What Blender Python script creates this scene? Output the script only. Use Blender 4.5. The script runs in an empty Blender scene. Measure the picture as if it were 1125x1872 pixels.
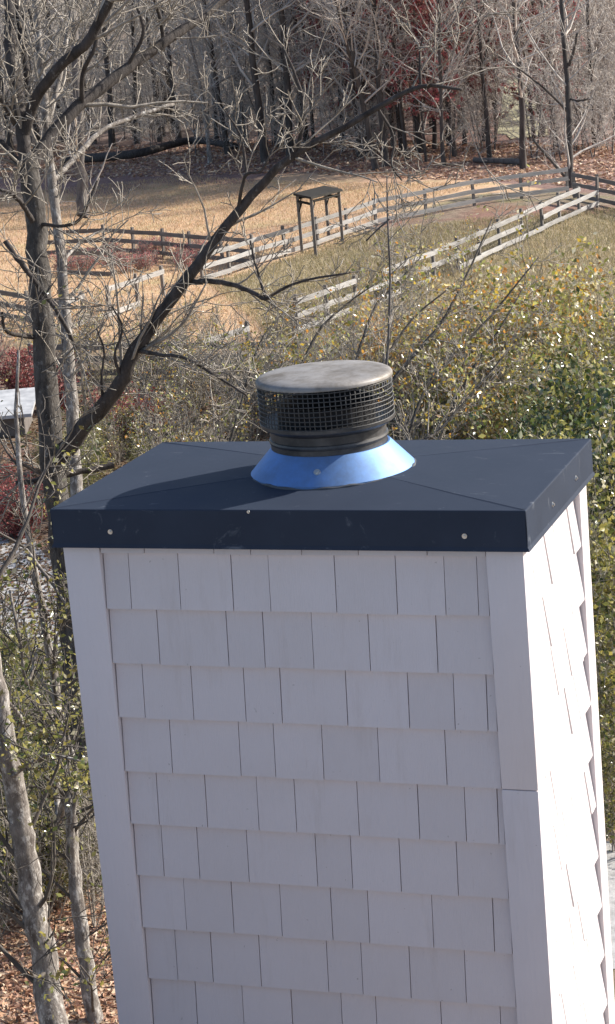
import bpy, bmesh, math, random
import numpy as np
from math import radians, sin, cos, pi
from mathutils import Vector, Matrix

scene = bpy.context.scene
COL = scene.collection

# ------------------------------------------------------------------ camera
FPX = 3985.05
CAM = np.array([2.9705, -5.8177, 1.6250])
F_ = np.array([-0.33746114, 0.90869319, -0.24575732])
R_ = np.array([0.94133413, 0.32663424, -0.08485353])
U_ = np.array([-0.00316693, 0.25997452, 0.96561028])
cam = bpy.data.cameras.new('camera')
cam.sensor_fit = 'HORIZONTAL'
cam.sensor_width = 36.0
cam.lens = FPX / 1125.0 * 36.0
cam.clip_start = 0.1
cam.clip_end = 6000
cam_ob = bpy.data.objects.new('camera', cam)
COL.objects.link(cam_ob)
M = Matrix.Identity(4)
for i in range(3):
    M[i][0], M[i][1], M[i][2], M[i][3] = R_[i], U_[i], -F_[i], CAM[i]
cam_ob.matrix_world = M
scene.camera = cam_ob

# ------------------------------------------------------------------ sky and sun
SUN_AZ = radians(40)       # from +x towards +y
SUN_EL = radians(31)
world = bpy.data.worlds.new('World')
scene.world = world
world.use_nodes = True
wn = world.node_tree
bg = wn.nodes['Background']
sky = wn.nodes.new('ShaderNodeTexSky')
sky.sky_type = 'NISHITA'
sky.sun_disc = False
sky.sun_elevation = SUN_EL
sky.sun_rotation = radians(90) - SUN_AZ
sky.air_density = 0.8
sky.dust_density = 1.6
sky.ozone_density = 1.0
wn.links.new(sky.outputs[0], bg.inputs[0])
bg.inputs[1].default_value = 0.115
sl = bpy.data.lights.new('sun', 'SUN')
sl.energy = 4.5
sl.angle = radians(0.5)
sl.color = (1.0, 0.945, 0.86)
so = bpy.data.objects.new('sun', sl)
COL.objects.link(so)
sd = Vector((cos(SUN_EL) * cos(SUN_AZ), cos(SUN_EL) * sin(SUN_AZ), sin(SUN_EL)))
so.rotation_euler = sd.to_track_quat('Z', 'Y').to_euler()
so.location = (30, 20, 40)
vs = scene.view_settings
vs.view_transform = 'Standard'
vs.look = 'None'
vs.gamma = 1
vs.use_curve_mapping = False
vs.exposure = 0.75
scene.cycles.max_bounces = 6

# ------------------------------------------------------------------ helpers
GZ = -11.375
VDIR = np.array([F_[0], F_[1]]) / np.hypot(F_[0], F_[1])    # level viewing direction
UDIR = np.array([VDIR[1], -VDIR[0]])


def gz(x, y):
    """height of the terrain"""
    x = np.asarray(x, float); y = np.asarray(y, float)
    v = (x - CAM[0]) * VDIR[0] + (y - CAM[1]) * VDIR[1]
    u = (x - CAM[0]) * UDIR[0] + (y - CAM[1]) * UDIR[1]
    t = np.clip((v - 185) / 190, 0, 1)
    hill = 15 * t * t * (3 - 2 * t)
    w = np.clip((v - 14) / 20, 0, 1)
    return GZ + hill + w * (0.16 * np.sin(u * .21 + v * .05) + 0.12 * np.sin(v * .17 + 1.3) + 0.1 * np.sin(u * .09 - v * .11))


def ray(px, py):
    return F_ + R_ * (px - 562.5) / FPX - U_ * (py - 936.0) / FPX


def at(px, py, depth):
    """point at a forward depth (m)"""
    return CAM + ray(px, py) * depth


def gnd(px, py):
    """point of the terrain under a ray"""
    d = ray(px, py)
    z = GZ
    for _ in range(12):
        P = CAM + d * ((z - CAM[2]) / d[2])
        z = float(gz(P[0], P[1]))
    return np.array([P[0], P[1], z])


def depth_of(P):
    return float((np.asarray(P) - CAM) @ F_)


def tag(o, label=None, cat=None, group=None, kind=None):
    if label: o['label'] = label
    if cat: o['category'] = cat
    if group: o['group'] = group
    if kind: o['kind'] = kind
    return o


def empty(name, loc, rz=0.0):
    o = bpy.data.objects.new(name, None)
    o.location = tuple(float(v) for v in loc)
    o.rotation_euler = (0, 0, rz)
    o.empty_display_size = .2
    COL.objects.link(o)
    return o


def link(name, me, parent=None, loc=None, rot=None, scale=None):
    o = bpy.data.objects.new(name, me)
    if loc is not None: o.location = tuple(float(v) for v in loc)
    if rot is not None: o.rotation_euler = rot
    if scale is not None: o.scale = scale
    if parent is not None: o.parent = parent
    COL.objects.link(o)
    return o


def copy_tree(o, parent=None):
    c = o.copy()
    COL.objects.link(c)
    if parent is not None: c.parent = parent
    for ch in list(o.children):
        copy_tree(ch, c)
    return c


def np_mesh(name, verts, faces, mats, smooth=True, mat_idx=None):
    """fast mesh from arrays; faces: (n,k) int array or list of such arrays"""
    if not isinstance(faces, (list, tuple)): faces = [faces]
    faces = [f for f in faces if len(f)]
    verts = np.asarray(verts, np.float32)
    me = bpy.data.meshes.new(name)
    me.vertices.add(len(verts))
    me.vertices.foreach_set('co', verts.ravel())
    loops = np.concatenate([f.ravel() for f in faces]).astype(np.int32)
    tot = np.concatenate([np.full(len(f), f.shape[1], np.int32) for f in faces])
    st = np.concatenate([[0], np.cumsum(tot)[:-1]]).astype(np.int32)
    me.loops.add(len(loops))
    me.loops.foreach_set('vertex_index', loops)
    me.polygons.add(len(tot))
    me.polygons.foreach_set('loop_start', st)
    me.polygons.foreach_set('loop_total', tot)
    if smooth: me.polygons.foreach_set('use_smooth', np.ones(len(tot), bool))
    if mat_idx is not None: me.polygons.foreach_set('material_index', np.asarray(mat_idx, np.int32))
    for m in (mats if isinstance(mats, (list, tuple)) else [mats]): me.materials.append(m)
    me.update(calc_edges=True)
    return me


class Tubes:
    """collects tapered tubes"""
    def __init__(self):
        self.v = []; self.f = []; self.n = 0; self.t = []; self.nt = []

    def add(self, pts, rad, k=4, cap=True):
        pts = np.asarray(pts, float); rad = np.asarray(rad, float)
        n = len(pts)
        tan = np.gradient(pts, axis=0)
        tan /= np.linalg.norm(tan, axis=1)[:, None] + 1e-9
        ref = np.array([0.31, 0.87, 0.38]) if abs(tan[:, 2]).mean() > .6 else np.array([0.05, 0.1, 1.0])
        a = np.cross(tan, ref); a /= np.linalg.norm(a, axis=1)[:, None] + 1e-9
        b = np.cross(tan, a)
        ang = np.arange(k) * 2 * pi / k
        ring = pts[:, None, :] + rad[:, None, None] * (np.cos(ang)[None, :, None] * a[:, None, :] + np.sin(ang)[None, :, None] * b[:, None, :])
        base = self.n
        self.v.append(ring.reshape(-1, 3))
        i = np.arange(n - 1)[:, None] * k; j = np.arange(k)[None, :]; j2 = (j + 1) % k
        q = np.stack([i + j, i + k + j, i + k + j2, i + j2], -1).reshape(-1, 4) + base
        self.f.append(q)
        self.n += n * k
        if cap and k >= 3:
            c = base + (n - 1) * k
            for m_ in range(1, k - 1):
                self.t.append((c, c + m_ + 1, c + m_))

    def mesh(self, name, mat):
        t = np.array(self.t, int).reshape(-1, 3)
        return np_mesh(name, np.concatenate(self.v), [np.concatenate(self.f), t], mat)


def smooth_path(pts, n):
    """Catmull-Rom resample"""
    P = np.asarray(pts, float)
    P = np.vstack([2 * P[0] - P[1], P, 2 * P[-1] - P[-2]])
    m = len(P) - 3
    out = []
    for t in np.linspace(0, m - 1e-6, n):
        i = int(t); u = t - i
        p0, p1, p2, p3 = P[i], P[i + 1], P[i + 2], P[i + 3]
        out.append(.5 * ((2 * p1) + (-p0 + p2) * u + (2 * p0 - 5 * p1 + 4 * p2 - p3) * u * u + (-p0 + 3 * p1 - 3 * p2 + p3) * u ** 3))
    return np.array(out)


def unit(v):
    return v / (np.linalg.norm(v) + 1e-9)


def stem_pts(rng, p, d, length, n, wander, up):
    pts = [np.array(p, float)]
    d = unit(np.array(d, float))
    for _ in range(n):
        d = unit(d + rng.normal(0, wander, 3) + np.array([0, 0, up]))
        pts.append(pts[-1] + d * length / n)
    return np.array(pts)


def side_dir(rng, t, ang):
    t = unit(t)
    r = rng.normal(0, 1, 3); r -= t * (r @ t); r = unit(r)
    return t * cos(ang) + r * sin(ang)


def twigs_on(rng, T, pts, rad, n, length, lo=.15, level=2, kids=4, wander=.16, up=.05, ang=(.6, 1.2), rmin=.004, k=3, ends=None, taper=.45, seg=4):
    """random side branches along a path, recursively"""
    pts = np.asarray(pts); m = len(pts) - 1
    for _ in range(n):
        t = lo + (1 - lo) * rng.random()
        i = min(int(t * m), m - 1); u = t * m - i
        p = pts[i] * (1 - u) + pts[i + 1] * u
        r0 = rad[i] * (1 - u) + rad[i + 1] * u
        L = length * (0.45 + .8 * rng.random())
        d = side_dir(rng, pts[i + 1] - pts[i], rng.uniform(*ang))
        br = max(rmin, min(r0 * taper, L * .018))
        sp = stem_pts(rng, p, d, L, seg, wander, up)
        rr = np.linspace(br, max(rmin * .8, br * .35), seg + 1)
        T.add(sp, rr, k if br < .03 else max(k, 5), cap=False)
        if ends is not None: ends.append(sp[seg // 2:])
        if level > 1:
            twigs_on(rng, T, sp, rr, kids, length * .5, .2, level - 1, kids, wander * 1.15, up, ang, rmin, 3, ends, taper, max(2, seg - 1))


# ------------------------------------------------------------------ materials
def mat(name):
    m = bpy.data.materials.new(name)
    m.use_nodes = True
    nt = m.node_tree
    return m, nt, nt.nodes['Principled BSDF']


def N(nt, typ, **kw):
    n = nt.nodes.new(typ)
    for k, v in kw.items():
        if k in n.inputs.keys(): n.inputs[k].default_value = v
        else: setattr(n, k, v)
    return n


def ramp(nt, fac, stops, mode='LINEAR'):
    r = nt.nodes.new('ShaderNodeValToRGB')
    r.color_ramp.interpolation = mode
    e = r.color_ramp.elements
    while len(e) < len(stops): e.new(.5)
    for el, (p, c) in zip(e, stops):
        el.position = p
        el.color = (c[0], c[1], c[2], 1) if not isinstance(c, (int, float)) else (c, c, c, 1)
    nt.links.new(fac, r.inputs[0])
    return r.outputs[0]


def mix(nt, fac, a, b, blend='MIX'):
    n = nt.nodes.new('ShaderNodeMix')
    n.data_type = 'RGBA'; n.blend_type = blend
    for sock, v in ((n.inputs[0], fac), (n.inputs[6], a), (n.inputs[7], b)):
        if hasattr(v, 'is_output') or isinstance(v, bpy.types.NodeSocket): nt.links.new(v, sock)
        elif isinstance(v, (int, float)): sock.default_value = v
        else: sock.default_value = (*v, 1)
    return n.outputs[2]


def noise(nt, scale, detail=4, rough=.55, vec=None, stretch=None, coord='Object', dist=0.0):
    tc = nt.nodes.new('ShaderNodeTexCoord')
    v = tc.outputs[coord]
    if stretch:
        mp = nt.nodes.new('ShaderNodeMapping'); mp.inputs['Scale'].default_value = stretch
        nt.links.new(v, mp.inputs[0]); v = mp.outputs[0]
    n = nt.nodes.new('ShaderNodeTexNoise')
    n.inputs['Scale'].default_value = scale
    n.inputs['Detail'].default_value = detail
    n.inputs['Roughness'].default_value = rough
    n.inputs['Distortion'].default_value = dist
    nt.links.new(v, n.inputs['Vector'])
    return n.outputs[0]


def bump(nt, b, h, strength, dist=.01):
    n = nt.nodes.new('ShaderNodeBump')
    n.inputs['Strength'].default_value = strength
    n.inputs['Distance'].default_value = dist
    nt.links.new(h, n.inputs['Height'])
    nt.links.new(n.outputs[0], b.inputs['Normal'])


def bark(name, lo, hi, lichen=None, scale=6, rough=.9, amount=.55):
    m, nt, b = mat(name)
    f = noise(nt, scale, 7, .72, stretch=(1, 1, .3))
    c = ramp(nt, f, [(.3, lo), (.7, hi)])
    if lichen:
        g = noise(nt, scale * 1.3, 6, .75, stretch=(1, 1, .55))
        c = mix(nt, ramp(nt, g, [(amount - .04, 0), (amount + .10, 1)]), c, lichen)
    nt.links.new(c, b.inputs['Base Color'])
    b.inputs['Roughness'].default_value = rough
    b.inputs['Specular IOR Level'].default_value = .25
    bump(nt, b, f, .9, .05)
    return m


def leafmat(name, cols, rough=.4, trans=.25, spec=.5):
    """one colour per leaf (each leaf is its own island)"""
    m, nt, b = mat(name)
    g = nt.nodes.new('ShaderNodeNewGeometry')
    n = len(cols)
    c = ramp(nt, g.outputs['Random Per Island'], [(i / n, col) for i, col in enumerate(cols)], 'CONSTANT')
    nt.links.new(c, b.inputs['Base Color'])
    b.inputs['Roughness'].default_value = rough
    b.inputs['Specular IOR Level'].default_value = spec
    tr = nt.nodes.new('ShaderNodeBsdfTranslucent')
    nt.links.new(c, tr.inputs[0])
    ms = nt.nodes.new('ShaderNodeMixShader'); ms.inputs[0].default_value = trans
    nt.links.new(b.outputs[0], ms.inputs[1]); nt.links.new(tr.outputs[0], ms.inputs[2])
    nt.links.new(ms.outputs[0], nt.nodes['Material Output'].inputs[0])
    return m


MT = {}
MT['bark_dark'] = bark('dark_bark', (.028, .024, .022), (.115, .10, .092), (.24, .23, .22), 6, amount=.63)
MT['bark_trunk'] = bark('rough_trunk_bark', (.02, .017, .015), (.15, .135, .12), (.30, .29, .275), 9, amount=.60)
MT['bark_mid'] = bark('grey_bark', (.07, .06, .055), (.22, .20, .185), None, 4)
MT['bark_far'] = bark('wood_bark', (.032, .027, .024), (.15, .132, .12), None, 2)
MT['bark_pale'] = bark('pale_bark', (.07, .055, .048), (.34, .305, .27), (.55, .52, .48), 9, amount=.54)
MT['twig'] = bark('twig_bark', (.15, .13, .108), (.50, .45, .385), None, 5)
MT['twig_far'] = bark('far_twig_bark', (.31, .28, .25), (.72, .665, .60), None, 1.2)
MT['twig_dark'] = bark('dark_twig_bark', (.05, .045, .04), (.16, .14, .125), None, 3)
MT['leaf_green'] = leafmat('evergreen_leaf', [(.055, .095, .027), (.085, .135, .037), (.035, .06, .02), (.17, .21, .05), (.055, .085, .027), (.36, .33, .07), (.04, .065, .025), (.30, .32, .20)], .22, .2, .9)
MT['leaf_yellow'] = leafmat('autumn_leaf', [(.62, .44, .07), (.34, .34, .08), (.62, .52, .24), (.58, .28, .06), (.20, .22, .06), (.66, .62, .46), (.26, .20, .08), (.50, .50, .17)], .26, .45, .8)
MT['leaf_orange'] = leafmat('orange_leaf', [(.66, .36, .07), (.62, .27, .06), (.60, .48, .16), (.32, .20, .08), (.68, .56, .36), (.50, .40, .10)], .3, .45, .6)
MT['leaf_olive'] = leafmat('olive_leaf', [(.13, .15, .045), (.27, .28, .08), (.08, .105, .03), (.42, .39, .13), (.54, .50, .34), (.20, .17, .06), (.46, .40, .10)], .24, .42, .8)
MT['leaf_red'] = leafmat('red_leaf', [(.34, .07, .07), (.24, .05, .05), (.42, .14, .12), (.30, .11, .09), (.20, .07, .06)], .5, .3)
MT['leaf_rust'] = leafmat('rust_leaf', [(.50, .17, .18), (.48, .25, .21), (.36, .14, .14), (.60, .16, .18), (.48, .35, .29)], .5, .5)
MT['leaf_dead'] = leafmat('fallen_leaf', [(.48, .28, .16), (.38, .20, .13), (.56, .39, .25), (.28, .16, .11), (.52, .31, .21), (.64, .50, .36)], .6, .1)
MT['leaf_brown'] = leafmat('brown_leaf', [(.20, .13, .07), (.14, .09, .05), (.26, .18, .11), (.22, .10, .05), (.10, .07, .04)], .6, .25)
MT['grass_dry'] = leafmat('dry_grass', [(.66, .45, .28), (.56, .38, .23), (.70, .52, .35), (.50, .34, .21), (.52, .44, .25)], .7, .2, .2)
MT['grass_olive'] = leafmat('olive_grass', [(.38, .32, .18), (.48, .39, .23), (.29, .26, .13), (.55, .46, .31)], .7, .2, .2)


def wood_mat(name, lo, hi):
    m, nt, b = mat(name)
    oi = nt.nodes.new('ShaderNodeObjectInfo')
    f = noise(nt, 3.5, 5, .65, stretch=(1, 1, 1))
    c = ramp(nt, f, [(.3, lo), (.72, hi)])
    c = mix(nt, .35, c, ramp(nt, oi.outputs['Random'], [(0, lo), (1, hi)]))
    nt.links.new(c, b.inputs['Base Color'])
    b.inputs['Roughness'].default_value = .85
    bump(nt, b, f, .4, .01)
    return m


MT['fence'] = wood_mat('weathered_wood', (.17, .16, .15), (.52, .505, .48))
MT['fence_shaded'] = wood_mat('shaded_weathered_wood', (.10, .085, .075), (.26, .235, .21))  # darker copy of the fence wood, shade of unlit rails and posts in its colour
MT['shelter'] = wood_mat('dark_stained_wood', (.018, .017, .015), (.05, .047, .042))
MT['shelter'].node_tree.nodes['Principled BSDF'].inputs['Specular IOR Level'].default_value = .1


def paint_mat(name, base, grain, vary=.5):
    m, nt, b = mat(name)
    oi = nt.nodes.new('ShaderNodeObjectInfo')
    g = noise(nt, 14, 6, .65, coord='Object', stretch=grain)
    ge = nt.nodes.new('ShaderNodeNewGeometry')

    def wn_(scale, det, ro, st=None):
        n = nt.nodes.new('ShaderNodeTexNoise'); n.inputs['Scale'].default_value = scale; n.inputs['Detail'].default_value = det; n.inputs['Roughness'].default_value = ro
        if st:
            mp = nt.nodes.new('ShaderNodeMapping'); mp.inputs['Scale'].default_value = st
            nt.links.new(ge.outputs['Position'], mp.inputs[0]); nt.links.new(mp.outputs[0], n.inputs['Vector'])
        else: nt.links.new(ge.outputs['Position'], n.inputs['Vector'])
        return n.outputs[0]
    c = mix(nt, ramp(nt, wn_(2.3, 6, .6), [(.42, 0), (.8, .5)]), base, tuple(v * w for v, w in zip(base, (.86, .84, .80))))
    c = mix(nt, ramp(nt, oi.outputs['Random'], [(0, 0), (.5, vary * .4), (1, vary)]), c, tuple(v * w for v, w in zip(base, (.86, .855, .845))))
    # rain streaks, smudges, fine specks
    c = mix(nt, ramp(nt, wn_(3.2, 7, .7, (5, 5, .45)), [(.56, 0), (.78, .38)]), c, tuple(v * w for v, w in zip(base, (.70, .66, .60))))
    c = mix(nt, ramp(nt, wn_(5.5, 8, .7), [(.70, 0), (.80, .5)]), c, (.36, .34, .32))
    c = mix(nt, ramp(nt, wn_(70, 2, .5), [(.74, 0), (.78, .5)]), c, (.30, .27, .24))
    nt.links.new(c, b.inputs['Base Color'])
    b.inputs['Roughness'].default_value = .55
    b.inputs['Specular IOR Level'].default_value = .3
    bump(nt, b, g, .45, .005)
    return m


MT['shingle'] = paint_mat('painted_shingle', (.735, .685, .695), (9, 9, .6), .5)
MT['board'] = paint_mat('painted_board', (.735, .685, .695), (7, 7, .5), .15)


def metal_mat(name, base, rough, metallic, spec=.5, scuff=None, scale=6, dirt=None):
    m, nt, b = mat(name)
    f = noise(nt, scale, 6, .6)
    c = mix(nt, ramp(nt, f, [(.35, 0), (.7, 1)]), tuple(v * .82 for v in base), base)
    if dirt:
        g = noise(nt, scale * .8, 8, .72)
        c = mix(nt, ramp(nt, g, [(.42, 0), (.62, .85)]), c, dirt)
    if scuff:
        s = noise(nt, 11, 8, .72, stretch=(1, 2.2, 1), dist=.8)
        c = mix(nt, ramp(nt, s, [(.61, 0), (.74, .5)]), c, scuff)
    nt.links.new(c, b.inputs['Base Color'])
    nt.links.new(ramp(nt, f, [(.3, rough * .85), (.7, rough * 1.15)]), b.inputs['Roughness'])
    b.inputs['Metallic'].default_value = metallic
    b.inputs['Specular IOR Level'].default_value = spec
    bump(nt, b, noise(nt, scale * .3, 3, .5), .12, .02)
    return m


MT['cover'] = metal_mat('dark_coated_metal', (.042, .053, .078), .6, 0.0, .06, (.22, .24, .27), 4)
MT['collar'] = metal_mat('sky_tinted_metal', (.19, .36, .70), .58, .7, .4, None, 5, (.15, .23, .38))  # blue of the reflected sky is painted into the base colour
MT['lid'] = metal_mat('weathered_grey_metal', (.35, .33, .31), .6, .3, .4, None, 9, (.14, .118, .09))
MT['pipe'] = metal_mat('dull_black_metal', (.05, .05, .052), .45, .3, .5, None, 7, (.12, .115, .11))
MT['mesh'] = metal_mat('dark_wire', (.10, .098, .095), .5, .4, .5, None, 9)
MT['soot'] = metal_mat('sooty_metal', (.018, .018, .02), .6, .0, .3, None, 9)
MT['sealant'] = metal_mat('grey_sealant', (.10, .105, .115), .7, 0, .3, None, 20)
MT['screw'] = metal_mat('bright_steel', (.75, .74, .70), .3, .9, .5, None, 9)


# ------------------------------------------------------------------ ground
def in_poly(x, y, poly):
    poly = np.asarray(poly); n = len(poly)
    ins = np.zeros(x.shape, bool)
    j = n - 1
    for i in range(n):
        xi, yi = poly[i]; xj, yj = poly[j]
        c = ((yi > y) != (yj > y)) & (x < (xj - xi) * (y - yi) / (yj - yi + 1e-12) + xi)
        ins ^= c
        j = i
    return ins


def gpoly(pts):
    return [gnd(*p)[:2] for p in pts]


us = np.concatenate([[-3000, -1200, -500, -250, -140, -90], np.arange(-60, 61, .8), [90, 140, 250, 500, 1200, 3000]])
vs_ = np.concatenate([[-3000, -1000, -300, -80, -20, 0, 8], np.arange(14, 190, .8), np.arange(190, 400, 5), [450, 600, 1000, 2000, 3000]])
UU, VV = np.meshgrid(us, vs_)
GX = CAM[0] + UU * UDIR[0] + VV * VDIR[0]
GY = CAM[1] + UU * UDIR[1] + VV * VDIR[1]
GZZ = gz(GX, GY)
nv, nu = UU.shape
ii = np.arange(nv - 1)[:, None] * nu + np.arange(nu - 1)[None, :]
gf = np.stack([ii, ii + 1, ii + nu + 1, ii + nu], -1).reshape(-1, 4)

zone = np.zeros((nv, nu, 4), np.float32); zone[..., 3] = 1
# wood floor (red channel), olive grass (green), tan paddock (blue); none of them = brown leafy yard
wood_edge = gpoly([(-400, 362), (120, 350), (330, 343), (450, 331), (560, 318), (700, 316), (870, 326), (1010, 345), (1250, 360)])
wood_edge = np.array(wood_edge)
wu = (wood_edge - CAM[:2]) @ UDIR; wv = (wood_edge - CAM[:2]) @ VDIR
edge_v = np.interp(UU, wu, wv)
wob = 3.0 * np.sin(UU * .35) * np.sin(UU * .11 + VV * .07) + 1.5 * np.sin(UU * .9 + VV * .4)
zone[..., 0] = np.clip((VV + wob - edge_v) / 7 + .5, 0, 1)
tan_p = gpoly([(-400, 330), (1000, 300), (1010, 352), (870, 352), (690, 408), (640, 440), (470, 495), (400, 520), (480, 580), (500, 660), (380, 640), (200, 620), (-400, 640)])
ol_p = gpoly([(700, 480), (860, 425), (1010, 395), (1400, 380), (1400, 620), (700, 640)])
ol2_p = gpoly([(380, 520), (470, 490), (640, 440), (620, 520), (520, 560), (440, 545)])


def soft(poly):
    a = in_poly(GX, GY, poly).astype(np.float32)
    for _ in range(3):
        a[1:-1, 1:-1] = (a[1:-1, 1:-1] * 2 + a[:-2, 1:-1] + a[2:, 1:-1] + a[1:-1, :-2] + a[1:-1, 2:]) / 6
    return a


zone[..., 3] = 1 - np.clip((VV + wob * 2 - 158) / 30, 0, 1) * .9
zone[..., 2] = soft(tan_p)
zone[..., 1] = np.maximum(soft(ol_p), soft(ol2_p) * .8)
gm, nt, b = mat('ground_cover')
at_ = nt.nodes.new('ShaderNodeVertexColor'); at_.layer_name = 'zone'
sep = nt.nodes.new('ShaderNodeSeparateColor'); nt.links.new(at_.outputs[0], sep.inputs[0])
fine = noise(nt, 3.0, 8, .75)
midn = noise(nt, .35, 6, .65)
big = noise(nt, .09, 4, .6)


def noisy(sock, lo=.35, hi=.65):
    a = nt.nodes.new('ShaderNodeMath'); a.operation = 'ADD'
    s = nt.nodes.new('ShaderNodeMath'); s.operation = 'MULTIPLY_ADD'
    nt.links.new(midn, s.inputs[0]); s.inputs[1].default_value = 1.2; s.inputs[2].default_value = -.6
    nt.links.new(sock, a.inputs[0]); nt.links.new(s.outputs[0], a.inputs[1])
    return ramp(nt, a.outputs[0], [(lo, 0), (hi, 1)])


yard = ramp(nt, fine, [(.25, (.11, .085, .065)), (.5, (.27, .21, .155)), (.75, (.44, .36, .27))])
yard = mix(nt, ramp(nt, midn, [(.48, 0), (.62, .75)]), yard, ramp(nt, fine, [(.3, (.12, .125, .05)), (.7, (.30, .285, .15))]))
yard = mix(nt, ramp(nt, big, [(.52, 0), (.6, .6)]), yard, ramp(nt, fine, [(.3, (.20, .08, .065)), (.7, (.40, .21, .17))]))
tanc = ramp(nt, fine, [(.25, (.40, .26, .16)), (.5, (.61, .415, .26)), (.75, (.74, .54, .37))])
tanc = mix(nt, ramp(nt, midn, [(.5, 0), (.68, .7)]), tanc, ramp(nt, fine, [(.3, (.38, .32, .16)), (.7, (.56, .49, .27))]))
tanc = mix(nt, ramp(nt, big, [(.5, 0), (.66, .55)]), tanc, (.46, .29, .21))
olive = ramp(nt, fine, [(.25, (.22, .175, .115)), (.5, (.41, .34, .225)), (.75, (.56, .48, .35))])
olive = mix(nt, ramp(nt, midn, [(.45, 0), (.65, .6)]), olive, (.25, .19, .14))
litter = ramp(nt, fine, [(.25, (.13, .075, .065)), (.5, (.28, .18, .155)), (.75, (.43, .32, .28))])
litter = mix(nt, ramp(nt, midn, [(.45, 0), (.65, .6)]), litter, (.23, .15, .12))
c = mix(nt, noisy(sep.outputs[2]), yard, tanc)
c = mix(nt, noisy(sep.outputs[1]), c, olive)
c = mix(nt, noisy(sep.outputs[0]), c, litter)
farc = ramp(nt, fine, [(.25, (.10, .085, .07)), (.5, (.22, .185, .155)), (.75, (.38, .33, .285))])
c = mix(nt, at_.outputs['Alpha'], farc, c)
nt.links.new(c, b.inputs['Base Color'])
b.inputs['Roughness'].default_value = .95
b.inputs['Specular IOR Level'].default_value = .1
bump(nt, b, noise(nt, 1.6, 9, .8), .6, .14)
me = np_mesh('ground', np.stack([GX, GY, GZZ], -1).reshape(-1, 3), gf, gm)
ca = me.color_attributes.new('zone', 'FLOAT_COLOR', 'POINT')
ca.data.foreach_set('color', zone.reshape(-1, 4).ravel())
ground = link('ground', me)
tag(ground, kind='structure')


def sheet(name, pxs, material, lift=.012, n=26, kind='structure'):
    """a patch of ground following the terrain, with a ragged edge"""
    rng = np.random.default_rng(len(name))
    P = np.array(gpoly(pxs))
    P = np.vstack([P, P[:1]])
    s = np.linspace(0, len(P) - 1, n * 4 + 1)[:-1]
    ring = np.array([P[int(t)] * (1 - t % 1) + P[min(int(t) + 1, len(P) - 1)] * (t % 1) for t in s])
    ctr = ring.mean(0)
    jit = rng.normal(0, .035, len(ring)); jit = (jit + np.roll(jit, 1) + np.roll(jit, -1)) / 1.7
    ring = ctr + (ring - ctr) * (1 + jit)[:, None]
    vs2 = []; K = 14
    for k in range(1, K + 1):
        vs2.append(ctr + (ring - ctr) * k / K)
    V = np.vstack([ctr[None]] + vs2)
    V3 = np.column_stack([V, gz(V[:, 0], V[:, 1]) + lift])
    m_ = len(ring)
    f3 = np.array([(0, 1 + i, 1 + (i + 1) % m_) for i in range(m_)])
    f4 = np.array([(1 + k * m_ + i, 1 + (k + 1) * m_ + i, 1 + (k + 1) * m_ + (i + 1) % m_, 1 + k * m_ + (i + 1) % m_) for k in range(K - 1) for i in range(m_)])
    # orientation upward
    a, b_, c_ = V3[f3[0][0]], V3[f3[0][1]], V3[f3[0][2]]
    if np.cross(b_ - a, c_ - a)[2] < 0:
        f3 = f3[:, ::-1]; f4 = f4[:, ::-1]
    o = link(name, np_mesh(name, V3, [f3, f4], material))
    tag(o, kind=kind)
    return o


gv, nt, b = mat('pale_gravel')
f = noise(nt, 5, 8, .8)
nt.links.new(ramp(nt, f, [(.3, (.26, .25, .24)), (.55, (.50, .49, .475)), (.75, (.66, .65, .63))]), b.inputs['Base Color'])
b.inputs['Roughness'].default_value = .9
bump(nt, b, f, .6, .05)
sheet('gravel_drive', [(-220, 985), (40, 965), (110, 1040), (190, 1180), (150, 1230), (-20, 1150), (-260, 1130)], gv)
sheet('gravel_path', [(1010, 1560), (1240, 1520), (1330, 1720), (1040, 1790)], gv)
lw, nt, b = mat('far_lawn')
f = noise(nt, .8, 8, .75)
nt.links.new(ramp(nt, f, [(.3, (.30, .28, .17)), (.7, (.48, .45, .31))]), b.inputs['Base Color'])
b.inputs['Roughness'].default_value = .95
sheet('far_lawn', [(906, 250), (1004, 250), (1000, 140), (924, 140)], lw, .05)

# ------------------------------------------------------------------ chimney
W, D = 1.4526, .8524
CBW, CBR = .1208, .1105
OV, HC, ZT = .0206, .1203, .0629
Z0, ROW = -.26, .178
BOT = GZ - .3
chimney = empty('chimney', (0, 0, 0))
tag(chimney, 'tall white shingled chimney with dark metal cover and round screened flue cap', 'chimney')


def box_bm(bm, x0, x1, y0, y1, z0, z1, bev=0.0):
    r = bmesh.ops.create_cube(bm, size=1)
    bmesh.ops.scale(bm, vec=(x1 - x0, y1 - y0, z1 - z0), verts=r['verts'])
    bmesh.ops.translate(bm, vec=((x0 + x1) / 2, (y0 + y1) / 2, (z0 + z1) / 2), verts=r['verts'])
    if bev:
        es = list({e for v in r['verts'] for e in v.link_edges})
        bmesh.ops.bevel(bm, geom=es, offset=bev, segments=2, profile=.6, affect='EDGES')


def bm_mesh(name, bm, m, smooth=False):
    me = bpy.data.meshes.new(name)
    bmesh.ops.recalc_face_normals(bm, faces=bm.faces)
    bm.to_mesh(me); bm.free()
    me.materials.append(m)
    if smooth:
        me.polygons.foreach_set('use_smooth', [True] * len(me.polygons))
        me.set_sharp_from_angle(angle=radians(35))
    return me


bm = bmesh.new()
box_bm(bm, .028, W - .028, .028, D - .028, BOT, .03)
link('sheathing', bm_mesh('sheathing', bm, MT['board']), chimney)


def board(x0, x1, y0, y1, z0, z1):
    bm = bmesh.new(); box_bm(bm, x0, x1, y0, y1, z0, z1, .003)
    link('corner_board', bm_mesh('corner_board', bm, MT['board'], True), chimney)


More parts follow.
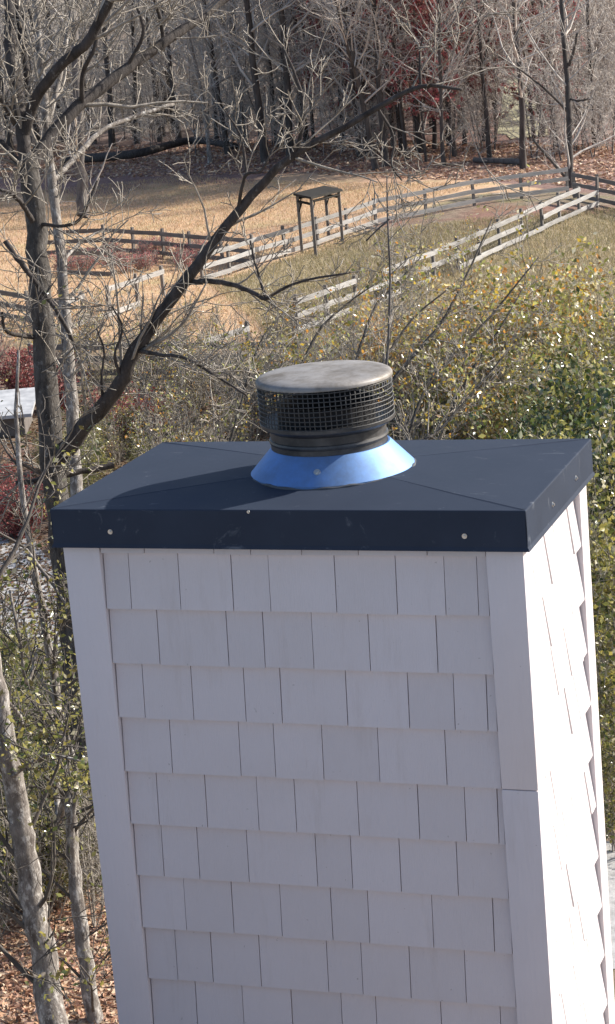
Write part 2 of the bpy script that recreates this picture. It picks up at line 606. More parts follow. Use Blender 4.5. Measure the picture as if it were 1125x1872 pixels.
SEAM = -.795
TOPB = .0
T = .0275
for z0_, z1_ in ((-3.1, SEAM - .0012), (SEAM + .0012, TOPB)):
    board(W - CBR, W, 0, T, z0_, z1_)                        # front right board
    board(W - T, W, T + .0012, .098, z0_, z1_)               # its return on the side
board(0, CBW, 0, T, -3.1, TOPB)
board(0, T, T + .0012, .098, -3.1, TOPB)
board(W - T, W, D - .1, D - T - .0012, -3.1, TOPB)
board(W - CBR, W, D - T, D, -3.1, TOPB)
board(0, T, D - .1, D - T - .0012, -3.1, TOPB)
board(0, CBW, D - T, D, -3.1, TOPB)

# unit wedge shingle: width 1 along x, butt (thick end) at z=0, top at z=EXPO, front towards -y, back at y=0
def wedge(name, h, t_but, t_top):
    bm = bmesh.new()
    c = [(-.5, 0, 0), (.5, 0, 0), (.5, 0, h), (-.5, 0, h), (-.5, -t_but, 0), (.5, -t_but, 0), (.5, -t_top, h), (-.5, -t_top, h)]
    v = [bm.verts.new(p) for p in c]
    for q in ((0, 1, 2, 3), (4, 7, 6, 5), (0, 4, 5, 1), (3, 2, 6, 7), (0, 3, 7, 4), (1, 5, 6, 2)):
        bm.faces.new([v[i] for i in q])
    return bm_mesh(name, bm, MT['shingle'])


SH = wedge('shingle', ROW + .012, .0225, .004)
SHS = wedge('short_shingle', .075, .0225, .012)
JOINTS = {
    0: [.269, .498, .616, .778, .955, 1.165],
    1: [.207, .371, .544, .664, .873, 1.061, 1.209, 1.308],
    2: [.282, .511, .629, .785, .963, 1.172],
    3: [.213, .376, .549, .667, .877, 1.071, 1.212, 1.312],
    4: [.285, .515, .629, .786, .964, 1.174],
    5: [.221, .385, .557, .681, .884, 1.076, 1.222, 1.322],
    6: [.218, .340, .507, .734, .848, 1.004, 1.184],
    7: [.276, .438, .601, .768, .888, 1.094, 1.285],
    8: [.227, .349, .513, .739, .852, 1.008, 1.184],
    9: [.278, .439, .605, .772, .886, 1.096, 1.285],
}
for r_ in range(10, 17):
    JOINTS[r_] = JOINTS[r_ - 9 if r_ % 2 else r_ - 8]
rs = random.Random(4)
for r_ in range(0, 17):
    zb = Z0 - ROW * (r_ - 1)
    me = SHS if r_ == 0 else SH
    xs = [CBW + .002] + JOINTS[r_] + [W - CBR - .0015]
    for a, c_ in zip(xs[:-1], xs[1:]):
        w = c_ - a - .0021 - rs.uniform(0, .001)
        link('shingle', me, chimney, ((a + c_) / 2, .0275 + rs.uniform(-.001, .001), zb + rs.uniform(-.0016, .0016)), (rs.uniform(-.004, .004), rs.uniform(-.003, .003), rs.uniform(-.004, .004)), (w, 1, 1))
    # side faces: right (x = W) and left (x = 0)
    for side in (0, 1):
        rr = random.Random(100 * side + r_)
        y = .1; ys = [.1]
        widths = [.114, .165, .203, .128, .18]
        y += rr.choice([.05, .09, .13])
        while y < D - .1 - .06:
            ys.append(y); y += rr.choice(widths)
        ys.append(D - .1)
        for a, c_ in zip(ys[:-1], ys[1:]):
            w = c_ - a - .008
            xx = W - .0275 if side == 0 else .0275
            link('shingle', me, chimney, (xx + rr.uniform(-.0006, .0006), (a + c_) / 2, zb + rr.uniform(-.0015, .0015)), (0, 0, (pi / 2 if side == 0 else -pi / 2) + rr.uniform(-.02, .02)), (w, 1.15 + rr.uniform(-.12, .12), 1))

# chase cover: hipped top, skirts turned down, lower hem kicked out a little
bm = bmesh.new()
CROWN = .024
cxv, cyv = W / 2 + .018, D / 2


def ring(o, z):
    return [bm.verts.new(p) for p in ((-o, -o, z), (W + o, -o, z), (W + o, D + o, z), (-o, D + o, z))]


rings = [ring(OV, ZT), ring(OV, ZT - HC + .012), ring(OV + .005, ZT - HC), ring(OV + .001, ZT - HC), ring(OV - .003, ZT - HC + .012), ring(OV - .003, ZT - .006)]
for a, c_ in zip(rings[:-1], rings[1:]):
    for i in range(4):
        bm.faces.new((a[i], a[(i + 1) % 4], c_[(i + 1) % 4], c_[i]))
cc = [bm.verts.new((cxv + sx * .12, cyv + sy * .07, ZT + CROWN)) for sx, sy in ((-1, -1), (1, -1), (1, 1), (-1, 1))]
for i in range(4):
    bm.faces.new((rings[0][i], rings[0][(i + 1) % 4], cc[(i + 1) % 4], cc[i]))
bm.faces.new(cc)
bm.faces.new(rings[-1][::-1])
bm.edges.ensure_lookup_table()
es = [e for e in bm.edges if set(e.verts) <= set(rings[0]) or (e.verts[0] in rings[0] and e.verts[1] in rings[1]) or (e.verts[1] in rings[0] and e.verts[0] in rings[1])]
bmesh.ops.bevel(bm, geom=es, offset=.0035, segments=2, profile=.5, affect='EDGES')
cover = link('chase_cover', bm_mesh('chase_cover', bm, MT['cover']), chimney)
cover['label'] = 'dark slate coated sheet metal cover over the chimney top'


for (x0_, y0_), (x1_, y1_) in zip(((0, 0), (W, 0), (W, D), (0, D)), ((cxv - .225, cyv - .131), (cxv + .225, cyv - .131), (cxv + .225, cyv + .131), (cxv - .225, cyv + .131))):
    o_ = OV * .5
    p0 = np.array([x0_ + (o_ if x0_ else -o_), y0_ + (o_ if y0_ else -o_), ZT + .0012])
    p1 = np.array([x1_, y1_, ZT + CROWN * .80])
    d_ = p1 - p0; sd_ = np.array([-d_[1], d_[0], 0]); sd_ /= np.linalg.norm(sd_)
    bm = bmesh.new()
    vv_ = [[bm.verts.new(p + sd_ * w_ + np.array([0, 0, h_])) for w_, h_ in ((-.012, -.0025), (0, .0014), (.012, -.0025))] for p in (p0, (p0 + p1) / 2 + sd_ * .004, p1)]
    for a_, c_ in zip(vv_[:-1], vv_[1:]):
        for k in range(2): bm.faces.new((a_[k], a_[k + 1], c_[k + 1], c_[k]))
    link('crease', bm_mesh('crease', bm, MT['cover']), cover)


def screw_mesh(r, h, n=10):
    bm = bmesh.new()
    bmesh.ops.create_cone(bm, cap_ends=True, segments=24, radius1=r * 1.7, radius2=r * 1.6, depth=h * .4)
    s = bmesh.ops.create_cone(bm, cap_ends=True, segments=6, radius1=r, radius2=r * .9, depth=h)
    bmesh.ops.translate(bm, vec=(0, 0, h * .6), verts=s['verts'])
    return bm_mesh('screw', bm, MT['screw'])


SCR = screw_mesh(.0048, .005)
for x, z in ((.176, -.007), (1.289, -.0128)):
    link('screw', SCR, cover, (x, -OV - .001, z), (pi / 2, 0, 0))
link('screw', SCR, cover, (.632, -OV - .001, ZT - .006), (pi / 2, 0, 0), (.6, .6, .8))
for y in (.30, .62):
    link('screw', SCR, cover, (W + OV + .001, y, -.004), (0, pi / 2, 0))


# flue cap
def lathe(name, prof, material, seg=96, jitter=0.0, closed=False):
    """prof: (r, z) list"""
    a = np.arange(seg) * 2 * pi / seg
    V = np.concatenate([np.column_stack([r * np.cos(a), r * np.sin(a), np.full(seg, z)]) for r, z in prof])
    n = len(prof)
    F = np.array([(k * seg + i, k * seg + (i + 1) % seg, (k + 1) * seg + (i + 1) % seg, (k + 1) * seg + i) for k in range(n - 1) for i in range(seg)])
    me = np_mesh(name, V, F, material)
    me.set_sharp_from_angle(angle=radians(32))
    return me


ZB = ZT + CROWN
collar = link('storm_collar', lathe('storm_collar', [(.256, ZB - .012), (.2565, ZB - .004), (.2535, ZB - .001), (.19, ZB + .068), (.186, ZB + .072), (.180, ZB + .072), (.180, ZB + .05), (.245, ZB - .012)], MT['collar']), chimney, (cxv + .004, cyv, 0))
collar['label'] = 'blue cone of metal flashing round the foot of the flue'
ca_ = -pi / 2 + radians(7)
link('screw', screw_mesh(.0065, .007), collar, (.222 * cos(ca_), .222 * sin(ca_), ZB + .034), (0, radians(43), ca_))
sb = Tubes()
a = np.linspace(0, 2 * pi, 97)
sb.add(np.column_stack([.2575 * np.cos(a), .2575 * np.sin(a), ZB - .011 + .0022 * np.sin(5 * a) + .0016 * np.sin(17 * a)]), .0055 + .0016 * np.sin(9 * a) + .001 * np.sin(23 * a), 6, cap=False)
link('sealant', sb.mesh('sealant', MT['sealant']), collar)
flue = link('flue_cap', lathe('flue_cap', [(.182, ZB + .04), (.182, ZB + .088), (.185, ZB + .090), (.187, ZB + .096), (.185, ZB + .102), (.181, ZB + .104), (.181, ZB + .128), (.207, ZB + .142), (.2105, ZB + .146), (.2105, ZB + .156), (.2085, ZB + .158), (.178, ZB + .150), (.150, ZB + .150), (.150, ZB - .3)], MT['pipe']), chimney, (cxv, cyv, 0))
flue['label'] = 'round black flue cap with wire screen and grey lid'
link('inner_pipe', lathe('inner_pipe', [(.152, ZB + .10), (.152, ZB + .205), (.156, ZB + .209), (.149, ZB + .209), (.145, ZB + .2), (.145, ZB - .2)], MT['soot']), flue)
LZ = ZB + .293
link('lid', lathe('lid', [(.0005, LZ + .0135), (.05, LZ + .0132), (.12, LZ + .0110), (.175, LZ + .0065), (.2, LZ + .002), (.2095, LZ - .003), (.213, LZ - .008), (.2135, LZ - .015), (.2125, LZ - .0165), (.210, LZ - .015), (.208, LZ - .008), (.0005, LZ - .006)], MT['lid']), flue)
TB = Tubes()
rng = np.random.default_rng(5)
NW = 80
z0_, z1_ = ZB + .150, LZ - .014
RM = .2072
for i in range(NW):
    a = 2 * pi * i / NW + rng.normal(0, .004)
    tw = rng.normal(0, .006)
    TB.add([(RM * cos(a), RM * sin(a), z0_), (RM * cos(a + tw), RM * sin(a + tw), (z0_ + z1_) / 2), (RM * cos(a), RM * sin(a), z1_)], [.0019] * 3, 4)
for j in range(9):
    z = z0_ + (z1_ - z0_) * (j + .5) / 9
    a = np.linspace(0, 2 * pi, 73)
    rr = RM + .0022
    TB.add(np.column_stack([rr * np.cos(a), rr * np.sin(a), z + .0012 * np.sin(3 * a + j)]), np.full(73, .0019), 4)
link('wire_screen', TB.mesh('wire_screen', MT['mesh']), flue)


# ------------------------------------------------------------------ unseen roof of the chimney's house below the camera, added to block low sky light
rfa, nt, b = mat('asphalt_roofing')
f = noise(nt, 9, 6, .7)
nt.links.new(ramp(nt, f, [(.3, (.14, .125, .115)), (.7, (.27, .24, .22))]), b.inputs['Base Color'])
b.inputs['Roughness'].default_value = .95
b.inputs['Specular IOR Level'].default_value = .1
bm = bmesh.new()
prof = [(-.06, -2.52), (-.06, -2.38), (-6.6, .22), (-13.2, -2.38), (-13.2, -2.52), (-12.8, -2.45), (-12.8, GZ), (-.35, GZ), (-.35, -2.45)]
a_ = [bm.verts.new((-9, p, q)) for p, q in prof]; c_ = [bm.verts.new((8, p, q)) for p, q in prof]
bm.faces.new(a_); bm.faces.new(c_[::-1])
for i in range(len(prof)): bm.faces.new((a_[i], a_[(i + 1) % len(prof)], c_[(i + 1) % len(prof)], c_[i]))
tag(link('unseen_house_roof', bm_mesh('unseen_house_roof', bm, rfa)), kind='structure')

# ------------------------------------------------------------------ fences
def unit_box(name, m, bev=0.0):
    bm = bmesh.new(); box_bm(bm, -.5, .5, -.5, .5, 0, 1)
    return bm_mesh(name, bm, m)


POST = {k: unit_box('post', MT[k]) for k in ('fence', 'fence_shaded')}


def rail_mesh(m):
    """a board a metre long along x, slightly bowed and uneven"""
    n = 5; V = []
    r0 = random.Random(3)
    for i in range(n):
        x = i / (n - 1) - .5
        dz = .012 * r0.uniform(-1, 1); h = .5 + .05 * r0.uniform(-1, 1)
        for y, z in ((-.5, -h), (.5, -h), (.5, h), (-.5, h)):
            V.append((x, y, z + dz))
    F = [(i * 4 + j, i * 4 + (j + 1) % 4, (i + 1) * 4 + (j + 1) % 4, (i + 1) * 4 + j) for i in range(n - 1) for j in range(4)]
    F += [(3, 2, 1, 0), tuple((n - 1) * 4 + j for j in range(4))]
    me = bpy.data.meshes.new('rail'); me.from_pydata(V, [], F); me.materials.append(m); me.update()
    return me


RAIL = {k: rail_mesh(MT[k]) for k in ('fence', 'fence_shaded')}
rf = random.Random(11)


def fence(label, px, nrails=3, height=1.3, key='fence', bay=2.4, missing=(), group='rail fences round the paddocks', rail_h=.20, side=1):
    P = [gnd(*p) for p in px]
    root = empty('rail_fence', P[0])
    tag(root, label, 'fence', group)
    o = P[0]
    pts = []
    for a, c_ in zip(P[:-1], P[1:]):
        n = max(1, int(round(np.linalg.norm((c_ - a)[:2]) / bay)))
        for i in range(n): pts.append(a + (c_ - a) * i / n)
    pts.append(P[-1])
    pts = [np.array([p[0] + rf.uniform(-.05, .05), p[1] + rf.uniform(-.05, .05), float(gz(p[0], p[1]))]) for p in pts]
    for i, p in enumerate(pts):
        q = pts[min(i + 1, len(pts) - 1)] - pts[max(i - 1, 0)]
        an = math.atan2(q[1], q[0])
        h = height + rf.uniform(-.02, .16)
        link('post', POST['fence_shaded'], root, p - o - np.array([0, 0, .15]), (rf.uniform(-.035, .035), rf.uniform(-.035, .035), an), (.12, .12, h + .15))  # posts drawn in the darker wood that has their shade in its colour
        if i == len(pts) - 1: break
        c_ = pts[i + 1] - p
        L = float(np.linalg.norm(c_)); an = math.atan2(c_[1], c_[0]); tilt = -math.asin(c_[2] / L)
        nrm = np.array([-sin(an), cos(an), 0]) * -side
        for k in range(nrails):
            if (i, k) in missing: continue
            z = height * (.2 + .74 * k / max(1, nrails - 1)) - .04
            mid = (p + pts[i + 1]) / 2 - o + nrm * .085 + np.array([0, 0, z + rf.uniform(-.02, .02)])
            link('rail', RAIL[key], root, mid, (rf.uniform(-.03, .03), tilt + rf.uniform(-.016, .016), an), (L + .06, .035, rail_h))
    return root


fence('pale sunlit rail fence running from the paddock corner past the shelter', [(372, 517), (464, 487), (690, 412), (866, 376), (1040, 352)], 3, 1.3, missing=((12, 0), (13, 2), (15, 1), (16, 0)))
fence('dark rail fence along the left side of the tan paddock ending at its corner post', [(60, 470), (190, 463), (300, 470), (462, 486)], 3, 1.25, 'fence_shaded')
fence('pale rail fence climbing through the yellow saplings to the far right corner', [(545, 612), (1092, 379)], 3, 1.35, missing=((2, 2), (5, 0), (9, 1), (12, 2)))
fence('dark rail fence at the far right edge beyond the leaning pale sapling', [(1052, 362), (1180, 392), (1330, 420)], 3, 1.3, 'fence_shaded')
fence('dark rail fence at the left edge beside the trunk of the big bare tree', [(-160, 588), (0, 583), (112, 606)], 3, 1.25, 'fence_shaded')
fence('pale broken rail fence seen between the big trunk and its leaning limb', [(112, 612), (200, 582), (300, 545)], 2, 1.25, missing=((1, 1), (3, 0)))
fence('dark rail fence crossing low behind the leaning limb to the flue cap', [(60, 694), (270, 690), (460, 690), (640, 694), (760, 700)], 3, 1.2, 'fence_shaded')
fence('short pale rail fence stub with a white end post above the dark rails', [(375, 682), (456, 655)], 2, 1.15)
fence('dark rails on the left between trunk and reddish weeds behind the tan grass', [(112, 505), (205, 508)], 2, 1.2, 'fence_shaded')

# ------------------------------------------------------------------ shelter in the paddock
A, B_, C_, D_ = gnd(553, 463), gnd(578, 470), gnd(627, 444), gnd(602, 440)
D_ = A + (C_ - B_)
sh = empty('paddock_shelter', A)
tag(sh, 'small open shelter with a flat dark roof on four thin posts by the paddock fence', 'shelter')
for P, h_ in ((A, 2.66), (B_, 2.66), (C_, 2.42), (D_, 2.42)):
    p = P - A
    link('post', POST['fence_shaded'], sh, (p[0], p[1], p[2] - .1), (0, 0, .2), (.13, .13, h_ + .1))
ctr = (A + B_ + C_ + D_) / 4 - A
ax = C_ - B_; ay = B_ - A
hx = ax / 2 * (1 + .25 / np.linalg.norm(ax) * 2); hy = ay / 2 * (1 + .25 / np.linalg.norm(ay) * 2)
bm = bmesh.new()
lo = [bm.verts.new(ctr + sx * hx + sy * hy + np.array([0, 0, 2.54 - .14 * sx])) for sx, sy in ((-1, -1), (1, -1), (1, 1), (-1, 1))]
hi = [bm.verts.new(Vector(v.co) + Vector((0, 0, .10))) for v in lo]
bm.faces.new(lo); bm.faces.new(hi[::-1])
for i in range(4): bm.faces.new((lo[i], lo[(i + 1) % 4], hi[(i + 1) % 4], hi[i]))
link('roof', bm_mesh('roof', bm, MT['shelter']), sh)
for P, Q, h0, h1 in ((A, D_, 2.52, 2.26), (B_, C_, 2.52, 2.26), (A, B_, 2.40, 2.40), (D_, C_, 2.14, 2.14)):
    TT = Tubes(); TT.add([P - A + (0, 0, h0), Q - A + (0, 0, h1)], [.06, .06], 4)
    link('beam', TT.mesh('beam', MT['shelter']), sh)
    TT = Tubes(); u_ = (Q - P) / np.linalg.norm(Q - P) * .45
    TT.add([P - A + (0, 0, h0 - .55), P - A + u_ + (0, 0, h0 - .05)], [.035, .035], 4)
    link('brace', TT.mesh('brace', MT['shelter']), sh)

# ------------------------------------------------------------------ outbuilding at the left edge
P0 = gnd(20, 800)
ob = empty('outbuilding', P0)
tag(ob, 'low outbuilding with a pale roof poking in at the left edge behind the big trunk', 'outbuilding')
e1 = np.array([UDIR[0], UDIR[1], 0]); e2 = np.array([VDIR[0], VDIR[1], 0])


def prism(name, pts2, l0, l1, m, parent):
    """profile pts2 (along e2, z), extruded along e1"""
    bm = bmesh.new()
    a = [bm.verts.new(e1 * l0 + e2 * p + np.array([0, 0, q])) for p, q in pts2]
    c_ = [bm.verts.new(e1 * l1 + e2 * p + np.array([0, 0, q])) for p, q in pts2]
    n = len(pts2)
    bm.faces.new(a); bm.faces.new(c_[::-1])
    for i in range(n): bm.faces.new((a[i], a[(i + 1) % n], c_[(i + 1) % n], c_[i]))
    return link(name, bm_mesh(name, bm, m), parent)


rfm, nt, b = mat('pale_roof_metal')
nt.links.new(ramp(nt, noise(nt, 2.5, 6, .6), [(.35, (.40, .40, .40)), (.65, (.62, .62, .61))]), b.inputs['Base Color'])
b.inputs['Roughness'].default_value = .5
prism('wall', [(0, -.2), (2.0, -.2), (2.0, .62), (0, .62)], -3.6, .45, MT['fence_shaded'], ob)
prism('roof', [(-.25, .62), (2.3, .95), (2.3, 1.03), (-.25, .72)], -3.8, .72, rfm, ob)

# ------------------------------------------------------------------ bare woodland trees
def tree_proto(seed, h, r, limbs, sub, k3, lean=.02, first=.2, twig='twig_far', barkm='bark_far', rmin=.016, spread=1.0, fork=False, leaf=None, nleaf=0, lsize=.12):
    rng = np.random.default_rng(seed)
    tr = Tubes(); cr = Tubes(); ends = []
    pts = stem_pts(rng, (0, 0, -.3), (rng.normal(0, lean), rng.normal(0, lean), 1), h, 12, .035, .01)
    rad = r * (1 - np.linspace(0, 1, 13) ** 1.2 * .85); rad[0] *= 1.35
    tr.add(pts, rad, 7)
    stems = [(pts, rad)]
    if fork:
        i = rng.integers(3, 6)
        p2 = stem_pts(rng, pts[i], (rng.normal(0, .3), rng.normal(0, .3), 1), h * .6, 9, .05, .03)
        r2 = rad[i] * .75 * (1 - np.linspace(0, 1, 10) * .8)
        tr.add(p2, r2, 6); stems.append((p2, r2))
    for sp, sr in stems:
        for _ in range(limbs // len(stems)):
            t = first + (1 - first) * rng.random()
            m = len(sp) - 1; i = min(int(t * m), m - 1)
            p = sp[i] + (sp[i + 1] - sp[i]) * rng.random()
            L = h * spread * rng.uniform(.12, .30) * (1.15 - .5 * t)
            d = side_dir(rng, np.array([0, 0, 1.]), rng.uniform(.6, 1.35))
            br = min(sr[i] * .5, L * .016 + .012)
            lp = stem_pts(rng, p, d, L, 5, .16, .10)
            lr = np.linspace(br, rmin, 6)
            cr.add(lp, lr, 4, cap=False)
            twigs_on(rng, cr, lp, lr, sub, L * .5, .15, 2 if k3 else 1, k3 or 1, .2, .08, rmin=rmin, ends=ends, seg=3)
    trunk_me = tr.mesh('trunk', MT[barkm]); crown_me = cr.mesh('crown', MT[twig])
    leaf_me = leaves_mesh(rng, ends, nleaf, lsize, MT[leaf]) if leaf else None
    return trunk_me, crown_me, leaf_me


def leaves_mesh(rng, ends, n, size, m, jitter=.12, name='foliage'):
    """small folded leaves scattered along twig ends"""
    allp = np.concatenate([e for e in ends])
    cl = allp[rng.integers(0, len(allp), max(8, n // 9))]
    c = cl[rng.integers(0, len(cl), n)] + rng.normal(0, jitter, (n, 3))
    a = rng.normal(0, 1, (n, 3)); a /= np.linalg.norm(a, axis=1)[:, None]
    b_ = rng.normal(0, 1, (n, 3)); b_ -= a * (a * b_).sum(1)[:, None]; b_ /= np.linalg.norm(b_, axis=1)[:, None]
    nn = np.cross(a, b_)
    s = size * rng.uniform(.6, 1.25, n)[:, None]
    V = np.stack([c - a * s * .5, c + b_ * s * .3 + nn * s * .07, c + a * s * .5, c - b_ * s * .3 + nn * s * .07], 1).reshape(-1, 3)
    i = np.arange(n)[:, None] * 4
    F = np.concatenate([i + np.array([0, 1, 2]), i + np.array([0, 2, 3])])
    return np_mesh(name, V, F, m, smooth=False)


def make_tree(name, proto, label, cat, group, loc, rz, s, sz=None):
    root = empty(name, loc, rz)
    root.scale = (s, s, sz or s)
    tag(root, label, cat, group)
    link('trunk', proto[0], root)
    link('crown', proto[1], root)
    if proto[2] is not None: link('foliage', proto[2], root)
    return root


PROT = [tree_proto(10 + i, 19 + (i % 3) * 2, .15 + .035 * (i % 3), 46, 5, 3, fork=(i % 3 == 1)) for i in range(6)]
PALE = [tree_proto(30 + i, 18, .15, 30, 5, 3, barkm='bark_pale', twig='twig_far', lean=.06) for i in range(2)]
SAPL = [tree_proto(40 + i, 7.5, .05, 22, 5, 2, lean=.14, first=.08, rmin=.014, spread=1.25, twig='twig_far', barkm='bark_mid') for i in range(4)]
RUST = [tree_proto(50 + i, 16 + 2 * i, .15, 40, 5, 2, first=.2, spread=1.2, twig='twig_dark', leaf='leaf_rust', nleaf=9000, lsize=.36) for i in range(2)]
REDT = [tree_proto(55, 6.5, .06, 22, 5, 2, first=.2, spread=1.5, leaf='leaf_red', nleaf=1400, lsize=.2)]
rng = np.random.default_rng(77)


def wpos(u, v):
    x = CAM[0] + u * UDIR[0] + v * VDIR[0]; y = CAM[1] + u * UDIR[1] + v * VDIR[1]
    return np.array([x, y, float(gz(x, y))])


GRP = 'bare trees of the wood beyond the field'
LAB = 'bare dark trunked tree of the wood beyond the field'
# trunks at the edge of the wood that can be told apart in the photograph
placed = []
for px, py, s, k in ((398, 268, 1.15, 0), (418, 282, 1.4, 3), (440, 262, 1.0, 1), (486, 296, 1.25, 2), (512, 268, 1.0, 4), (531, 288, 1.2, 5), (575, 272, .9, 0), (628, 262, .9, 1),
                     (660, 288, .9, 2), (673, 285, .95, 3), (688, 310, 1.05, 4), (706, 304, 1.0, 5), (745, 292, 1.0, 0), (770, 278, 1.0, 2), (812, 303, .95, 3), (833, 286, .85, 4),
                     (896, 291, .85, 1), (957, 309, .95, 5), (1018, 268, 1.1, 0), (250, 262, 1.1, 4), (205, 268, 1.2, 5), (330, 262, 1.0, 2), (300, 250, .9, 3), (100, 275, 1.2, 0), (20, 280, 1.3, 2), (1090, 270, 1.1, 3)):
    P = gnd(px, py)
    make_tree('woodland_tree', PROT[k], LAB, 'tree', GRP, P, rng.uniform(0, 6.28), s * .95)
    placed.append(P[:2])
n = 0
while n < 215:
    v = 142 + 190 * rng.random() ** 1.3
    u = rng.uniform(-.19, .17) * v
    P = wpos(u, v)
    d_ = P - CAM
    px = 562.5 + FPX * (d_ @ R_) / (d_ @ F_)
    if 912 < px < 965 and v < 215: continue
    py = 936 - FPX * (d_ @ U_) / (d_ @ F_)
    if py > 268 + 20 * (px > 600): continue
    if placed and min(np.hypot(*(np.array(placed) - P[:2]).T)) < 1.7: continue
    placed.append(P[:2])
    make_tree('woodland_tree', PROT[rng.integers(0, 6)], LAB, 'tree', GRP, P, rng.uniform(0, 6.28), rng.uniform(.7, 1.15))
    n += 1
for i in range(14):
    P = wpos(*(lambda v: (rng.uniform(-.16, .15) * v, v))(rng.uniform(138, 200)))
    make_tree('pale_tree', PALE[i % 2], 'bare tree with pale sunlit trunk in the wood beyond the field', 'tree', 'pale trunked trees of the wood', P, rng.uniform(0, 6.28), rng.uniform(.6, 1.0))
n = 0
while n < 230:
    v = 133 + 80 * rng.random() ** 1.6; u = rng.uniform(-.17, .16) * v
    P = wpos(u, v); d_ = P - CAM
    px = 562.5 + FPX * (d_ @ R_) / (d_ @ F_); py = 936 - FPX * (d_ @ U_) / (d_ @ F_)
    if 910 < px < 968 and v < 215: continue
    if py > 285 + 10 * (px > 600): continue
    make_tree('woodland_sapling', SAPL[n % 4], 'thin twiggy grey sapling among the trunks of the wood', 'sapling', 'saplings under the wood', P, rng.uniform(0, 6.28), rng.uniform(.6, 1.3))
    n += 1
for i, (px, py, s, lab) in enumerate(((668, 268, .95, 'rust red leaved tree, leftmost of the red ones among the bare trunks of the wood'), (735, 276, 1.0, 'rust red leaved tree behind the top of the thin straight sapling'),
                                      (795, 272, 1.05, 'rust red leaved tree at the wood edge in the red patch above the pale fence'), (850, 264, 1.0, 'rust red leaved tree left of the pale gap in the wood'),
                                      (765, 256, 1.15, 'tall rust red leaved tree set deeper in the wood than the other red ones'), (885, 258, .8, 'small rust red leaved tree beside the pale gap in the wood'),
                                      (700, 262, 1.1, 'rust red leaved tree right behind the end of the big leaning limb'), (820, 258, 1.15, 'tall rust red leaved tree in the middle of the red patch of the wood'),
                                      (645, 250, 1.2, 'tall rust red leaved tree deep in the wood above the shelter'), (780, 296, .62, 'small rust red leaved tree in front of the wood edge above the pale fence'),
                                      (842, 240, 1.25, 'tall rust red leaved tree deep in the wood left of the pale gap'), (720, 240, 1.3, 'tallest rust red leaved tree deep in the wood behind the limb end'),
                                      (1012, 256, .6, 'small rust red leaved tree between the pale gap and the slim dark tree'))):
    make_tree('rust_leaved_tree', RUST[i % 2], lab, 'tree', 'rust leaved trees of the wood', gnd(px, py), rng.uniform(0, 6.28), s)
make_tree('red_sapling', REDT[0], 'small bright red leaved tree at the wood edge behind the bare limb', 'tree', None, gnd(722, 262), 1.0, .8)

# far wood: too far to tell its trees apart
vv, ff, off = [], [], 0
src = [[(np.array([v.co for v in me.vertices]), np.array([p.vertices[:] for p in me.polygons if len(p.vertices) == 4])) for me in (tree_proto(90 + i, 19, .2, 22, 4, 0, rmin=.035)[:2])] for i in range(2)]
for i in range(190):
    v = rng.uniform(300, 430); u = rng.uniform(-.22, .2) * v
    P = wpos(u, v); s = rng.uniform(.8, 1.2); a = rng.uniform(0, 6.28)
    Rm = np.array([[cos(a), -sin(a), 0], [sin(a), cos(a), 0], [0, 0, 1]]) * s
    for V, F in src[i % 2]:
        vv.append(V @ Rm.T + P); ff.append(F + off); off += len(V)
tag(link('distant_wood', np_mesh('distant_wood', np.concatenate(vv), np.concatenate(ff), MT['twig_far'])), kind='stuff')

# ------------------------------------------------------------------ fallen logs
def log(label, pts, r0, r1, m='bark_dark'):
    T_ = Tubes()
    P = smooth_path(pts, 14)
    T_.add(P - P[0], np.linspace(r0, r1, 14), 8)
    rg = np.random.default_rng(len(label))
    twigs_on(rg, T_, P - P[0], np.linspace(r0, r1, 14), 7, 1.6, .3, 1, 2, rmin=.02)
    o = link('fallen_log', T_.mesh('fallen_log', MT[m]), None, P[0])
    tag(o, label, 'log')


log('long fallen trunk lying along the wood edge at the top of the tan field', [gnd(120, 302) + (0, 0, .4), gnd(250, 296) + (0, 0, .6), gnd(350, 274) + (0, 0, .7), gnd(432, 280) + (0, 0, .5)], .34, .22)
log('thin fallen log on the red leaf litter beside the right hand trunks', [gnd(868, 298) + (0, 0, .2), gnd(960, 303) + (0, 0, .25)], .16, .2, 'bark_mid')


# ------------------------------------------------------------------ hand placed bare trees
def hero(name, label, limbs, bark_key, twig_key, seed, group=None, depth_wob=1.0, leaf=None):
    """limbs: (part, [(px, py, depth)...], width_px0, width_px1, n_twigs, twig_len)"""
    rg = np.random.default_rng(seed)
    first = limbs[0]
    P0 = at(*first[1][0])
    root = empty(name, P0)
    tag(root, label, 'tree', group)
    tw = Tubes(); ends = []
    for part, path, w0, w1, nt_, tl in limbs:
        P = np.array([at(*p) for p in path])
        n_ = max(10, 4 * len(path))
        Q = smooth_path(P, n_)
        dep = np.array([depth_of(q) for q in Q])
        rad = np.linspace(w0, w1, n_) * dep / FPX / 2
        rad *= 1 + rg.normal(0, .018, n_)
        Q = Q + rg.normal(0, 1, Q.shape) * rad[:, None] * .12
        T_ = Tubes(); T_.add(Q - P0, rad, 9 if w0 > 14 else 6)
        link(part, T_.mesh(part, MT['bark_trunk' if part == 'trunk' and bark_key == 'bark_dark' else bark_key]), root)
        if nt_: twigs_on(rg, tw, Q - P0, rad, int(nt_ * 1.35 + .5), tl * 1.25, .08, 3, 3, .13, .04, (.4, 1.15), .0085, 4, ends, seg=5)
    if tw.v: link('crown', tw.mesh('crown', MT[twig_key]), root)
    if leaf and ends:
        link('foliage', leaves_mesh(rg, ends, leaf[1], leaf[2], MT[leaf[0]]), root)
    return root


